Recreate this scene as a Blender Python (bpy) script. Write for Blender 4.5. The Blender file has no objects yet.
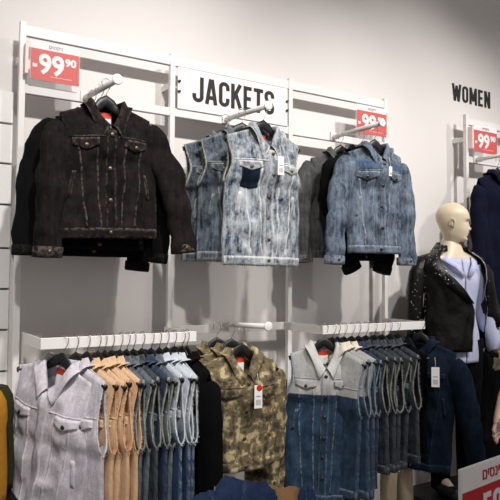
import bpy, bmesh, math, random
from mathutils import Vector, Matrix, noise
from math import sin, cos, pi, radians, sqrt, atan2, exp

# ------------------------------------------------------------------ camera, world, lights, exposure
SC = bpy.context.scene
COL = SC.collection
cam_d = bpy.data.cameras.new('camera'); cam = bpy.data.objects.new('camera', cam_d); COL.objects.link(cam)
PH, PIT, ROLL = radians(31.8), radians(2.5), radians(0.4)
f0 = Vector((sin(PH), cos(PH), 0)); r0 = Vector((cos(PH), -sin(PH), 0)); u0 = Vector((0, 0, 1))
fw = f0*cos(PIT) + u0*sin(PIT); up = u0*cos(PIT) - f0*sin(PIT)
rr = r0*cos(ROLL) + up*sin(ROLL); uu = up*cos(ROLL) - r0*sin(ROLL)
cam.matrix_world = Matrix(((rr.x, uu.x, -fw.x, -.544), (rr.y, uu.y, -fw.y, -2.722), (rr.z, uu.z, -fw.z, 1.5), (0, 0, 0, 1)))
cam_d.sensor_width = 36; cam_d.lens = 620/500*36; cam_d.clip_start = .05
SC.camera = cam
W = bpy.data.worlds.new('world'); SC.world = W; W.use_nodes = True
W.node_tree.nodes['Background'].inputs[0].default_value = (1.0, .97, .96, 1)
W.node_tree.nodes['Background'].inputs[1].default_value = .30
def spot(loc, target, power, size=.07, ang=66, blend=1., col=(1, .96, .93)):
    d = bpy.data.lights.new('track_or_fill_light', 'SPOT'); d.energy = power; d.shadow_soft_size = size
    d.spot_size = radians(ang); d.spot_blend = blend; d.color = col
    o = bpy.data.objects.new('track_or_fill_light', d); COL.objects.link(o); o.location = loc
    o.rotation_euler = (Vector(target)-Vector(loc)).to_track_quat('-Z', 'Y').to_euler()
    return o
spot((.1, -2.3, 3.75), (.2, 0, 1.95), 195)
spot((-.7, -2.5, 3.75), (.2, -.3, .85), 170, ang=44)  # fill spot added to brighten the vests at lower left
spot((1.6, -2.6, 3.75), (1.3, -.3, .85), 60, ang=44)
spot((1.25, -2.3, 3.75), (1.2, 0, 1.9), 150)
spot((2.4, -2.3, 3.75), (2.4, 0, 1.9), 200)
spot((3.8, -2.2, 3.75), (3.3, 0, 1.75), 95)
SC.view_settings.view_transform = 'Standard'; SC.view_settings.look = 'None'
SC.view_settings.gamma = 1; SC.view_settings.use_curve_mapping = False
SC.view_settings.exposure = 0.37

# ------------------------------------------------------------------ material helpers
def srgb(h):
    if isinstance(h, str):
        v = [int(h[i:i+2], 16)/255 for i in (0, 2, 4)]
        return tuple((c/12.92 if c <= .04045 else ((c+.055)/1.055)**2.4) for c in v) + (1,)
    return tuple(h)+(1,) if len(h) == 3 else tuple(h)
def newmat(name):
    m = bpy.data.materials.new(name); m.use_nodes = True
    return m, m.node_tree.nodes, m.node_tree.links, m.node_tree.nodes['Principled BSDF']
def plain(name, col, rough=.5, metal=0, var=.04, scale=20, bump=0, spec=.5):
    m, N, L, P = newmat(name); c = srgb(col)
    tc = N.new('ShaderNodeTexCoord'); nz = N.new('ShaderNodeTexNoise'); nz.inputs['Scale'].default_value = scale
    nz.inputs['Detail'].default_value = 5
    L.new(tc.outputs['Object'], nz.inputs['Vector'])
    r = N.new('ShaderNodeValToRGB'); r.color_ramp.elements[0].position = .3; r.color_ramp.elements[1].position = .7
    r.color_ramp.elements[0].color = tuple(v*(1-var) for v in c[:3])+(1,)
    r.color_ramp.elements[1].color = tuple(min(1, v*(1+var)) for v in c[:3])+(1,)
    L.new(nz.outputs['Fac'], r.inputs[0]); L.new(r.outputs[0], P.inputs['Base Color'])
    P.inputs['Roughness'].default_value = rough; P.inputs['Metallic'].default_value = metal; P.inputs['Specular IOR Level'].default_value = spec
    if bump:
        b = N.new('ShaderNodeBump'); b.inputs['Strength'].default_value = bump; b.inputs['Distance'].default_value = .004
        L.new(nz.outputs['Fac'], b.inputs['Height']); L.new(b.outputs[0], P.inputs['Normal'])
    return m
def fabric(name, dark, light, wear=None, split=None, contrast=.18, rough=.95, streak=.45, scale=9, wt=(.40, .72)):
    """dyed cloth: blotchy fade, vertical streaks, faded seams through the 'wear' attribute; split=(z, soft, dark2, light2) dyes below z"""
    m, N, L, P = newmat(name)
    tc = N.new('ShaderNodeTexCoord')
    def nz(sc, det, vec, ro=.6):
        n = N.new('ShaderNodeTexNoise'); n.inputs['Scale'].default_value = sc; n.inputs['Detail'].default_value = det
        n.inputs['Roughness'].default_value = ro; L.new(vec, n.inputs['Vector']); return n.outputs['Fac']
    def mp(s):
        n = N.new('ShaderNodeMapping'); n.inputs['Scale'].default_value = s; L.new(tc.outputs['Object'], n.inputs['Vector']); return n.outputs[0]
    a = nz(scale, 7, tc.outputs['Object'], .72); b = nz(1, 5, mp((70, 40, 7)))
    def mix(f, x, y, fac_in=None):
        n = N.new('ShaderNodeMix'); n.data_type = 'RGBA'
        if fac_in is None: n.inputs[0].default_value = f
        else: L.new(fac_in, n.inputs[0])
        for s, i in ((x, 6), (y, 7)):
            if isinstance(s, tuple): n.inputs[i].default_value = s
            else: L.new(s, n.inputs[i])
        return n.outputs[2]
    fac = mix(streak, a, b); c2 = nz(scale*3.1, 6, mp((1.3, 1, .8)), .8); fac = mix(.35, fac, c2)
    def ramp(d, l):
        r = N.new('ShaderNodeValToRGB'); r.color_ramp.elements[0].position = .5-contrast; r.color_ramp.elements[1].position = .5+contrast
        r.color_ramp.elements[0].color = srgb(d); r.color_ramp.elements[1].color = srgb(l); L.new(fac, r.inputs[0]); return r.outputs[0]
    c = ramp(dark, light)
    if split:
        z, soft, d2, l2 = split
        sx = N.new('ShaderNodeSeparateXYZ'); L.new(tc.outputs['Object'], sx.inputs[0])
        mr = N.new('ShaderNodeMapRange'); mr.inputs[1].default_value = z+soft; mr.inputs[2].default_value = z-soft
        L.new(sx.outputs[2], mr.inputs[0]); c = mix(0, c, ramp(d2, l2), mr.outputs[0])
    if wear:
        at = N.new('ShaderNodeAttribute'); at.attribute_name = 'wear'
        mu = N.new('ShaderNodeMath'); mu.operation = 'MULTIPLY'; L.new(at.outputs['Fac'], mu.inputs[0])
        w2 = N.new('ShaderNodeMapRange'); w2.inputs[1].default_value, w2.inputs[2].default_value = wt
        L.new(nz(70, 4, tc.outputs['Object']), w2.inputs[0]); L.new(w2.outputs[0], mu.inputs[1])
        c = mix(0, c, srgb(wear), mu.outputs[0])
    L.new(c, P.inputs['Base Color']); P.inputs['Roughness'].default_value = rough
    P.inputs['Specular IOR Level'].default_value = .12
    bp = N.new('ShaderNodeBump'); bp.inputs['Strength'].default_value = .8; bp.inputs['Distance'].default_value = .006
    hh = mix(.35, nz(45, 6, tc.outputs['Object'], .65), nz(330, 2, tc.outputs['Object']))
    L.new(hh, bp.inputs['Height']); L.new(bp.outputs[0], P.inputs['Normal'])
    return m
def camo(name):
    m, N, L, P = newmat(name)
    tc = N.new('ShaderNodeTexCoord'); n = N.new('ShaderNodeTexNoise'); n.inputs['Scale'].default_value = 24; n.inputs['Detail'].default_value = 5
    n.inputs['Distortion'].default_value = .25; n.inputs['Roughness'].default_value = .6
    L.new(tc.outputs['Object'], n.inputs['Vector'])
    r = N.new('ShaderNodeValToRGB'); r.color_ramp.interpolation = 'CONSTANT'
    e = r.color_ramp.elements; e[0].color = srgb('3b3427'); e[1].position = .42; e[1].color = srgb('675b43')
    x = e.new(.52); x.color = srgb('877757'); x = e.new(.565); x.color = srgb('b3a47e')
    L.new(n.outputs['Fac'], r.inputs[0]); L.new(r.outputs[0], P.inputs['Base Color']); P.inputs['Roughness'].default_value = .95
    n2 = N.new('ShaderNodeTexNoise'); n2.inputs['Scale'].default_value = 50; n2.inputs['Detail'].default_value = 5; L.new(tc.outputs['Object'], n2.inputs['Vector'])
    bp = N.new('ShaderNodeBump'); bp.inputs['Strength'].default_value = .5; bp.inputs['Distance'].default_value = .004
    L.new(n2.outputs['Fac'], bp.inputs['Height']); L.new(bp.outputs[0], P.inputs['Normal'])
    return m
def clear(name):
    m, N, L, P = newmat(name)
    P.inputs['Base Color'].default_value = (.93, .93, .95, 1); P.inputs['Roughness'].default_value = .06
    P.inputs['Alpha'].default_value = .05
    return m

M = {}
M['wall'] = plain('wall_paint', 'e3dedb', .85, var=.015, scale=3)
M['floor'] = plain('floor_vinyl', '8b8580', .4, var=.06)
M['ceiling'] = plain('ceiling_paint', 'cfcac6', .9)
M['white'] = plain('white_powder_coat', 'e6e3e0', .38, var=.01)
M['panel'] = plain('white_laminate', 'eceae8', .45, var=.01)
M['groove'] = plain('panel_groove', '77706a', .7)
M['wire'] = plain('hook_steel', 'a8a49e', .25, .9)
M['plastic'] = plain('black_plastic', '0e0e10', .4, var=.1)
M['brass'] = plain('antique_brass', '64594a', .4, .8, var=.3, scale=300)
M['steel'] = plain('dark_steel', '4b4a4c', .35, .85)
M['chrome'] = plain('chrome', 'd6d6d8', .15, 1)
M['ink'] = plain('black_ink', '14120f', .6)
M['red'] = plain('red_print', 'c92410', .5, var=.02)
M['deepred'] = plain('deep_red_print', 'c00f18', .5, var=.02)
M['paper'] = plain('white_card', 'efebea', .6, var=.01)
M['pink'] = plain('pale_pink_print', 'f3d9d4', .6)
M['greyprint'] = plain('grey_print', '8b8489', .6)
M['redprint'] = plain('red_label', 'c4402c', .7)
M['clear'] = clear('clear_acrylic')
M['mann'] = plain('mannequin_cream', 'dccdb2', .42, var=.03, scale=8)
M['skin'] = plain('pinkish_mannequin', 'c9a596', .45, var=.08, scale=30)
M['leather'] = plain('black_leather', '080604', .40, var=.4, scale=34, bump=1., spec=.3)
M['shirt'] = fabric('blue_shirt', 'b3b7dc', 'd6d9f0', contrast=.25)
M['black'] = fabric('black_cotton', '040405', '0b0b0c')
M['navy'] = fabric('navy_wool', '0b0d1c', '171a2e')
M['olive'] = fabric('olive_canvas', '26271a', '36371f')
M['mustard'] = fabric('mustard_felt', '9a6a20', 'b57f2d')
M['tan'] = fabric('tan_cotton', 'a47d52', 'bd9468')
M['cream'] = fabric('cream_cotton', 'a99a80', 'c2b498')
M['yellow'] = plain('yellow_plastic', 'c9c23a', .5)
M['d_black'] = fabric('washed_black_denim', '050404', '262120', wear='6b625c', contrast=.12, streak=.4)
M['d_black2'] = fabric('plain_black_denim', '050505', '100f10', wear='2a2826')
M['d_acid'] = fabric('acid_wash_denim', '27344a', 'b9c0c4', wear='dcdad4', contrast=.085, scale=12, streak=.5, wt=(.28, .5))
M['d_acid2'] = fabric('dark_acid_wash_denim', '1a222d', '75808a', wear='b4b7b4', contrast=.09, scale=11, streak=.5, wt=(.3, .55))
M['d_blue'] = fabric('mid_blue_denim', '2b3646', '7c8896', wear='a9b0b6', contrast=.085, scale=11)
M['d_blue_dk'] = fabric('unfaded_blue_denim', '2d3a4f', '586a86', wear='8c97a8', contrast=.12, scale=11)
M['d_slate'] = fabric('slate_grey_denim', '343637', '646463', wear='7d7c7a', contrast=.10)
M['d_white'] = fabric('lilac_white_denim', 'a7a1ab', 'e2dde3', wear='efebee', contrast=.12, scale=14)
M['d_white_e'] = fabric('lilac_white_fray', 'cfc9d0', 'f2eef2')
M['d_peach'] = fabric('peach_denim', 'c09a76', 'e6c5a0', wear='f0d8b8', contrast=.16)
M['d_peach_e'] = fabric('peach_fray', 'd2a47c', 'f0cda8')
M['d_cream'] = fabric('cream_denim', 'cfc3ae', 'ece3d4', wear='f4ede0')
M['d_grey'] = fabric('blue_grey_denim', '30363d', '6f7a83', wear='a9aca8', contrast=.11)
M['d_grey_e'] = fabric('grey_fray', '6f7372', 'b4b4ac')
M['d_char'] = fabric('charcoal_denim', '1a1f26', '4b535b', wear='7d8079', contrast=.09)
M['d_ind'] = fabric('indigo_denim', '1a2333', '3b475c', wear='77849a',contrast=.11)
M['d_ombre'] = fabric('bleached_to_blue_denim', 'a7b1bd', 'd3d9de', wear='dfe3e5', split=(-.23, .09, '22344e', '3f5776'), contrast=.13)
M['d_ombre_e'] = fabric('pale_fray', 'c9cfd4', 'e6e9ea')
M['d_two'] = fabric('two_tone_denim', 'a2a2a2', 'c1c0bc', wear='929ba2', split=(-.222, .002, '1b2838', '3e546c'), contrast=.12)
M['d_pale'] = fabric('pale_grey_denim', 'b9b9b6', 'd2d1cd', wear='e0dfdb')
M['d_two_e'] = fabric('blue_grey_fray', '6d7f8f', 'a9b4bc')
M['d_deep'] = fabric('deep_blue_denim', '0a0f18', '1a273b', wear='333f52', contrast=.12)
M['d_jean'] = fabric('jeans_blue_denim', '1d2a45', '425780', wear='8f9cb4', contrast=.2)
M['camo'] = camo('camouflage_twill')

# ------------------------------------------------------------------ mesh helpers
class MB:
    def __init__(s): s.v = []; s.f = []; s.w = []
    def add(s, p, w=0.): s.v.append((p[0], p[1], p[2])); s.w.append(w); return len(s.v)-1
    def grid(s, rows, closed=False, wfn=None):
        """rows: list of lists of points"""
        base = []
        for i, r in enumerate(rows):
            base.append([s.add(p, wfn(i, j) if wfn else 0.) for j, p in enumerate(r)])
        n = len(rows[0])
        for i in range(len(rows)-1):
            for j in range(n if closed else n-1):
                k = (j+1) % n
                s.f.append((base[i][j], base[i][k], base[i+1][k], base[i+1][j]))
        return base
    def box(s, lo, hi):
        x0, y0, z0 = lo; x1, y1, z1 = hi
        b = [s.add(p) for p in ((x0,y0,z0),(x1,y0,z0),(x1,y1,z0),(x0,y1,z0),(x0,y0,z1),(x1,y0,z1),(x1,y1,z1),(x0,y1,z1))]
        for q in ((0,3,2,1),(4,5,6,7),(0,1,5,4),(1,2,6,5),(2,3,7,6),(3,0,4,7)): s.f.append(tuple(b[i] for i in q))
    def tube(s, pts, rad, n=8, ell=None, cap=True, up=Vector((0, 1, 0)), wob=0, seed=0, wear=None, shapes=None):
        """sweep; rad float or list; ell (a,b) multiplies the two cross axes; shapes: per ring (ra, rb)"""
        pts = [Vector(p) for p in pts]; rings = []
        for i, p in enumerate(pts):
            d = (pts[min(i+1, len(pts)-1)]-pts[max(i-1, 0)]).normalized()
            a = d.cross(up)
            if a.length < 1e-4: a = d.cross(Vector((1, 0, 0)))
            a.normalize(); b = a.cross(d).normalized()
            r = rad[i] if isinstance(rad, (list, tuple)) else rad
            ra, rb = (r, r) if not ell else (r*ell[0], r*ell[1])
            if shapes: ra, rb = shapes[i]
            ring = []
            for k in range(n):
                t = 2*pi*k/n
                q = p + a*cos(t)*ra + b*sin(t)*rb
                if wob: q += (a*cos(t)+b*sin(t))*wob*noise.noise(Vector((q.x*14+seed, q.y*14, q.z*16)))
                ring.append(q)
            rings.append(ring)
        bs = s.grid(rings, closed=True, wfn=wear)
        if cap:
            s.f.append(tuple(reversed(bs[0]))); s.f.append(tuple(bs[-1]))
        return bs
    def disc(s, c, nrm, r, th, n=14):
        c = Vector(c); nrm = Vector(nrm).normalized()
        s.tube([c, c+nrm*th*.7, c+nrm*th], [r, r, r*.8], n=n, up=Vector((0, 0, 1)) if abs(nrm.z) < .9 else Vector((1, 0, 0)))
    def sphere(s, c, r, n=10, m=7, sc=(1, 1, 1)):
        rows = []
        for i in range(m+1):
            t = pi*i/m
            rows.append([(c[0]+r*sc[0]*sin(t)*cos(2*pi*k/n), c[1]+r*sc[1]*sin(t)*sin(2*pi*k/n), c[2]+r*sc[2]*cos(t)) for k in range(n)])
        s.grid(rows, closed=True)
    def build(s, name, mat, parent=None, smooth=True, bevel=0, solid=0, sub=0):
        me = bpy.data.meshes.new(name); me.from_pydata(s.v, [], s.f); me.validate()
        if any(s.w) and len(me.vertices) == len(s.w):
            a = me.attributes.new('wear', 'FLOAT', 'POINT'); a.data.foreach_set('value', s.w)
        me.materials.append(mat)
        bm = bmesh.new(); bm.from_mesh(me); bmesh.ops.recalc_face_normals(bm, faces=bm.faces); bm.to_mesh(me); bm.free()
        if smooth: me.polygons.foreach_set('use_smooth', [True]*len(me.polygons))
        o = bpy.data.objects.new(name, me); COL.objects.link(o); o.parent = parent
        if solid: md = o.modifiers.new('s', 'SOLIDIFY'); md.thickness = solid; md.offset = 0
        if bevel: md = o.modifiers.new('b', 'BEVEL'); md.width = bevel; md.segments = 2; md.limit_method = 'ANGLE'; md.angle_limit = .6
        if sub: md = o.modifiers.new('u', 'SUBSURF'); md.levels = sub; md.render_levels = sub
        return o
def thing(name, label, cat, loc=(0, 0, 0), rot=(0, 0, 0), group=None):
    o = bpy.data.objects.new(name, None); COL.objects.link(o); o.empty_display_size = .05
    o.location = loc; o.rotation_euler = rot; return tag(o, label, cat, group)
def tag(o, label, cat, group=None):
    o['label'] = label; o['category'] = cat
    if group: o['group'] = group
    return o
def struct(name, mb, mat, **k):
    o = mb.build(name, mat, None, smooth=False, **k); o['kind'] = 'structure'; return o
def boxm(lo, hi): b = MB(); b.box(lo, hi); return b
def lerp(a, b, t): return a+(b-a)*t
def smooth(t): t = max(0, min(1, t)); return t*t*(3-2*t)
def interp(tab, x):
    for (x0, y0), (x1, y1) in zip(tab, tab[1:]):
        if x <= x1: return lerp(y0, y1, smooth((x-x0)/(x1-x0)))
    return tab[-1][1]

def cub(tab, x):
    """smooth curve through the table (Catmull-Rom)"""
    if x <= tab[0][0]: return tab[0][1]
    for i in range(len(tab)-1):
        if x <= tab[i+1][0]:
            (x0, y0), (x1, y1) = tab[i], tab[i+1]
            xa, ya = tab[i-1] if i else (x0-(x1-x0), y0); xb, yb = tab[i+2] if i+2 < len(tab) else (x1+(x1-x0), y1)
            h = x1-x0; m0 = (y1-ya)/(x1-xa)*h; m1 = (yb-y0)/(xb-x0)*h; t = (x-x0)/h
            return (2*t**3-3*t*t+1)*y0+(t**3-2*t*t+t)*m0+(3*t*t-2*t**3)*y1+(t**3-t*t)*m1
    return tab[-1][1]

# ------------------------------------------------------------------ lettering
def arc(cx, cy, rx, ry, a0, a1, n=7):
    return [(cx+rx*cos(radians(lerp(a0, a1, i/n))), cy+ry*sin(radians(lerp(a0, a1, i/n)))) for i in range(n+1)]
l_, r_ = .08, .38; c_ = .23
GL = {
 'J': (.46, [[(r_, 1), (r_, .22)] + arc(c_, .22, .15, .14, 0, -180) + [(l_, .34)]]),
 'A': (.50, [[(.07, 0), (.225, 1)], [(.43, 0), (.275, 1)], [(.13, .26), (.37, .26)]]),
 'C': (.46, [[(r_, .66), (r_, .78)] + arc(c_, .78, .15, .14, 0, 180) + [(l_, .22)] + arc(c_, .22, .15, .14, 180, 360) + [(r_, .35)]]),
 'K': (.48, [[(l_, 0), (l_, 1)], [(.40, 1), (.10, .40)], [(.20, .62), (.42, 0)]]),
 'E': (.40, [[(l_, 0), (l_, 1)], [(l_, .92), (.36, .92)], [(l_, .5), (.33, .5)], [(l_, .08), (.36, .08)]]),
 'T': (.42, [[(.21, 0), (.21, 1)], [(.0, .92), (.42, .92)]]),
 'S': (.46, [[(r_, .70), (r_, .78)] + arc(c_, .78, .15, .14, 0, 180) + [(l_, .70), (.12, .58), (.34, .42), (r_, .30), (r_, .22)] + arc(c_, .22, .15, .14, 0, -180) + [(l_, .32)]]),
 'O': (.46, [arc(c_, .78, .15, .14, 0, 180) + arc(c_, .22, .15, .14, 180, 360) + [(r_, .78), (r_, .79)]]),
 'W': (.66, [[(.06, 1), (.19, 0)], [(.19, 0), (.33, .9)], [(.33, .9), (.47, 0)], [(.47, 0), (.60, 1)]]),
 'M': (.58, [[(.08, 0), (.08, 1)], [(.50, 0), (.50, 1)], [(.09, 1), (.29, .2)], [(.49, 1), (.29, .2)]]),
 'N': (.48, [[(l_, 0), (l_, 1)], [(.40, 0), (.40, 1)], [(.09, 1), (.39, 0)]]),
 'F': (.40, [[(l_, 0), (l_, 1)], [(l_, .92), (.36, .92)], [(l_, .5), (.33, .5)]]),
 'R': (.47, [[(l_, 0), (l_, 1)], [(l_, .92), (.24, .92)] + arc(.24, .73, .14, .19, 90, -90) + [(l_, .54)], [(.24, .5), (.40, 0)]]),
}
def word(text, h, wide=1.0, t=.15, th=.002, gap=.06):
    """condensed capitals in the xz plane, from x=0, facing -y"""
    mb = MB(); x = 0
    for ch in text:
        w, strokes = GL[ch]
        for si, st in enumerate(strokes):
            L2 = []; R2 = []
            for i, p in enumerate(st):
                a = st[max(i-1, 0)]; b = st[min(i+1, len(st)-1)]
                dx, dz = b[0]-a[0], b[1]-a[1]; q = sqrt(dx*dx+dz*dz); nx, nz = -dz/q, dx/q
                L2.append((p[0]+nx*t/2, p[1]+nz*t/2)); R2.append((p[0]-nx*t/2, p[1]-nz*t/2))
            y0 = -th-.00012*si
            rows = [[((x+p[0])*h*wide, y, p[1]*h) for p in side] for side, y in ((L2, 0), (L2, y0), (R2, y0), (R2, 0))]
            rows = [list(r) for r in zip(*rows)]
            bs = mb.grid(rows, closed=True); mb.f.append(tuple(bs[0])); mb.f.append(tuple(reversed(bs[-1])))
        x += w+gap
    return mb, (x-gap)*h*wide
def text_mesh(name, s, size, mat, parent, loc, rot=(pi/2, 0, 0), off=0., sx=1., ext=.0006, align='LEFT'):
    c = bpy.data.curves.new(name, 'FONT'); c.body = s; c.size = size; c.offset = off; c.extrude = ext; c.align_x = align; c.resolution_u = 3
    t = bpy.data.objects.new('tmp', c); COL.objects.link(t)
    dg = bpy.context.evaluated_depsgraph_get()
    me = bpy.data.meshes.new_from_object(t.evaluated_get(dg)); me.name = name
    bpy.data.objects.remove(t); bpy.data.curves.remove(c)
    me.materials.clear(); me.materials.append(mat)
    o = bpy.data.objects.new(name, me); COL.objects.link(o); o.parent = parent
    o.location = loc; o.rotation_euler = rot; o.scale = (sx, 1, 1); return o

# ------------------------------------------------------------------ the room
WY = .12
struct('wall_back', boxm((-3, WY, 0), (9, WY+.15, 3.95)), M['wall'])
struct('floor', boxm((-3, -5, -.1), (9, WY, 0)), M['floor'])
struct('ceiling', boxm((-3, -5, 3.95), (9, WY, 4.05)), M['ceiling'])
# slatted white wall panel left of the rack
sp = thing('slat_panel', 'white horizontal slat panel on the wall left of the clothes rack', 'wall panel', (0, 0, 0))
b = MB()
zs = [2.298, 2.153, 1.978, 1.80, 1.612, 1.437, 1.262, 1.086, .91, .735, .56, .385, .21]
for z1, z0 in zip(zs, zs[1:]): b.box((-1.2, WY-.026, z0+.009), (-.015, WY-.008, z1))
b.build('boards', M['panel'], sp, smooth=False, bevel=.002)
boxm((-1.2, WY-.008, .21), (-.02, WY-.003, 2.29)).build('backing', M['groove'], sp, smooth=False)

# ------------------------------------------------------------------ wall racks
PW = .026
def rack(name, label, xs, ztop, zrail):
    t = thing(name, label, 'clothes rack', (xs[0], 0, 0))
    for x in xs:
        boxm((x-xs[0]-PW/2, 0, 0), (x-xs[0]+PW/2, PW, ztop)).build('upright_post', M['white'], t, smooth=False, bevel=.002)
    for x0, x1 in zip(xs, xs[1:]):
        for z0, z1 in zrail:
            boxm((x0-xs[0]+PW/2, .004, z0), (x1-xs[0]-PW/2, .020, z1)).build('cross_rail', M['white'], t, smooth=False, bevel=.0015)
            m = MB(); m.box((x0-xs[0]+PW/2, .0045, z0-.0025), (x1-xs[0]-PW/2, .0195, z0+.0))
            m.build('rail_lip', M['greyprint'], t, smooth=False)
        for xx in (x0, x1):                                        # wall brackets
            s = 1 if xx == x0 else -1
        for z in (2.30, 1.25, .35):
            pass
    for x in xs:
        for z in (2.42, 1.6, .6): boxm((x-xs[0]-.008, PW, z), (x-xs[0]+.008, WY-.001, z+.03)).build('wall_bracket', M['white'], t, smooth=False)
    return t
r1 = rack('wall_rack', 'white metal three-bay clothes rack along the wall', [0, .698, 1.400, 2.105], 2.585, [(2.527, 2.572), (2.278, 2.317)])
boxm((.698+PW/2, .004, 1.222), (1.4-PW/2, .020, 1.262)).build('cross_rail', M['white'], r1, smooth=False, bevel=.0015)
r2 = rack('wall_rack', 'white metal clothes rack under the WOMEN sign at right edge', [2.845, 3.62, 4.4], 2.60, [(2.530, 2.575), (2.278, 2.317)])

def hang_bar(label, x0, x1):
    t = thing('hanging_bar', label, 'clothes rail', (x0, 0, 0))
    w = x1-x0
    boxm((0, -.327, 1.222), (w, -.313, 1.265)).build('bar', M['white'], t, smooth=False, bevel=.002)
    for x in (0, w-.006):
        m = MB()
        for p0, p1 in (((x, -.314), (x+.006, .0)),):
            m.box((p0[0], p0[1], 1.222), (p1[0], p1[1], 1.263))
        m.build('bracket_arm', M['white'], t, smooth=False)
    return t
hang_bar('white flat hanging bar of the left bay, crowded with vests', .022, .674)
hang_bar('white flat hanging bar of the right bay, crowded with dark denim', 1.425, 2.085) if False else hang_bar('white flat hanging bar of the right bay, crowded with dark denim', 1.363, 2.075)
boxm((2.845-2.845+PW/2, .004, 1.222), (3.62-2.845-PW/2, .020, 1.262)).build('cross_rail', M['white'], r2, smooth=False, bevel=.0015)

def faceout(label, x, z, d, dz=0.0):
    t = thing('faceout_arm', label, 'display arm', (x, 0, z))
    m = MB(); m.tube([(0, .0, 0), (0, -d, dz)], .0125, n=16, up=Vector((0, 0, 1))); m.build('arm', M['white'], t)
    m = MB(); m.tube([(0, -d-.001, dz), (0, -d-.003, dz), (0, -d-.007, dz), (0, -d-.009, dz)], [.016, .0215, .0215, .017], n=22, up=Vector((0, 0, 1))); m.build('end_disc', M['white'], t)
    m = MB(); m.box((-.02, -.006, -.02), (.02, .004, .028)); m.tube([(0, -.02, -.012), (0, -.05, -.016)], .004, n=6, up=Vector((0, 0, 1)))
    m.build('mounting_clip', M['white'], t, smooth=False)
    return t
faceout('white round display arm above the washed black jacket', .269, 2.295, .42, -.03)
faceout('white round display arm in front of the JACKETS sign', .992, 2.300, .39, -.02)
faceout('white round display arm in front of the right red price sign', 1.694, 2.297, .39, .0)
faceout('white round display arm above the camouflage jackets', .992, 1.262, .40, .018)
faceout('white round display arm above the navy coat', 2.925, 2.297, .26, .0)

# ------------------------------------------------------------------ signs
js = thing('jackets_sign', 'white sign board reading JACKETS in tall black capitals', 'sign', (.722, -.004, 2.30))
boxm((0, 0, .017), (.652, .005, .222)).build('board', M['paper'], js, smooth=False, bevel=.001)
mb, wd = word('JACKETS', .125, 1.0, .15)
k = .485/wd
mb, wd = word('JACKETS', .128, k*.98, .15); o = mb.build('lettering', M['ink'], js, smooth=False); o.location = (.078, 0, .062)
for x in (.006, .646):
    for z in (.10, .15):
        m = MB(); m.disc((x, 0, z), (0, -1, 0), .007, .012, 10); m.build('fixing_screw', M['steel'], js)
ws = thing('women_sign', 'black raised WOMEN lettering on the wall at upper right', 'sign', (2.838, WY-.012, 2.721))
mb, wd = word('WOMEN', .118, 1, .14, .005, .10); k = .402/wd
mb, wd = word('WOMEN', .118, k, .14, .005, .10)
o = mb.build('lettering', M['ink'], ws, smooth=False); o.location = (0, .012, 0)

def price_sign(label, x, z, w, h, side=-1):
    """acrylic pocket with a red price poster hung on the rack; (x, z) = lower left of the poster"""
    t = thing('price_sign', label, 'price sign', (x, -.03, z))
    boxm((0, .001, 0), (w, .003, h)).build('poster_card', M['paper'], t, smooth=False)
    rh = h*.80
    boxm((.001, -.0004, 0), (w-.001, .0008, rh)).build('red_panel', M['red'], t, smooth=False)
    boxm((-.012, -.0065, -.03), (w+.004, -.0045, h+.004)).build('clear_cover', M['clear'], t, smooth=False)
    boxm((-.012, .005, -.03), (w+.004, .007, h+.004)).build('clear_back', M['clear'], t, smooth=False)
    xs = -.014 if side < 0 else w+.005
    boxm((xs-.008, -.006, .02), (xs+.004, .028, h-.02)).build('holder_clip', M['pink'], t, smooth=False)
    text_mesh('header_text', 'םיטק׳ג', h*.13, M['greyprint'], t, (w*.5, -.0008, h*.85), align='CENTER')
    text_mesh('shekel_mark', '₪', h*.16, M['paper'], t, (w*.035, -.0012, h*.32), off=h*.004)
    text_mesh('price_digits', '99', h*.70, M['paper'], t, (w*.16, -.0014, h*.19), off=h*.022, sx=.93)
    text_mesh('price_cents', '90', h*.27, M['paper'], t, (w*.70, -.0014, h*.47), off=h*.012, sx=1.05)
    boxm((w*.4, -.0010, h*.12), (w*.85, -.0004, h*.13)).build('fine_print', M['pink'], t, smooth=False)
    return t
price_sign('red 99.90 price sign hanging above the washed black jacket', .025, 2.333, .208, .168)
price_sign('red 99.90 price sign partly behind the right display arm', 1.846, 2.338, .232, .170, 1)
price_sign('red 99.90 price sign under the black WOMEN lettering', 2.872, 2.345, .240, .185)

# ------------------------------------------------------------------ hangers and garments
def hanger(label, loc, rot, h=.19, big=1.0, group=None, drop=.07):
    t = thing('clothes_hanger', label, 'hanger', loc, rot, group)
    m = MB(); pts = []; sh = []
    n = 16
    for i in range(n+1):
        s = -1+2*i/n; a = abs(s)
        z = .044*big*exp(-(a*3.6)**2) - .019 - drop*a**1.1
        pts.append((s*h, 0, z)); c = exp(-(a*3.2)**2)
        sh.append((.0055, .007+.016*c*big) if a < .93 else (.0085, .012))
    m.tube(pts, .01, n=10, shapes=[(s[1], s[0]) for s in sh], up=Vector((0, 1, 0)))
    m.build('body', M['plastic'], t)
    m = MB(); p = [(0, 0, .03), (0, 0, .050), (.006, 0, .062), (.016, 0, .08)]
    p += [(.0175*cos(a), 0, .097+.0165*sin(a)) for a in [radians(q) for q in range(0, 200, 18)]]
    p += [(-.016, 0, .083)]
    m.tube(p, .0017, n=6, up=Vector((0, 1, 0))); m.build('hook', M['wire'], t)
    return t

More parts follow.
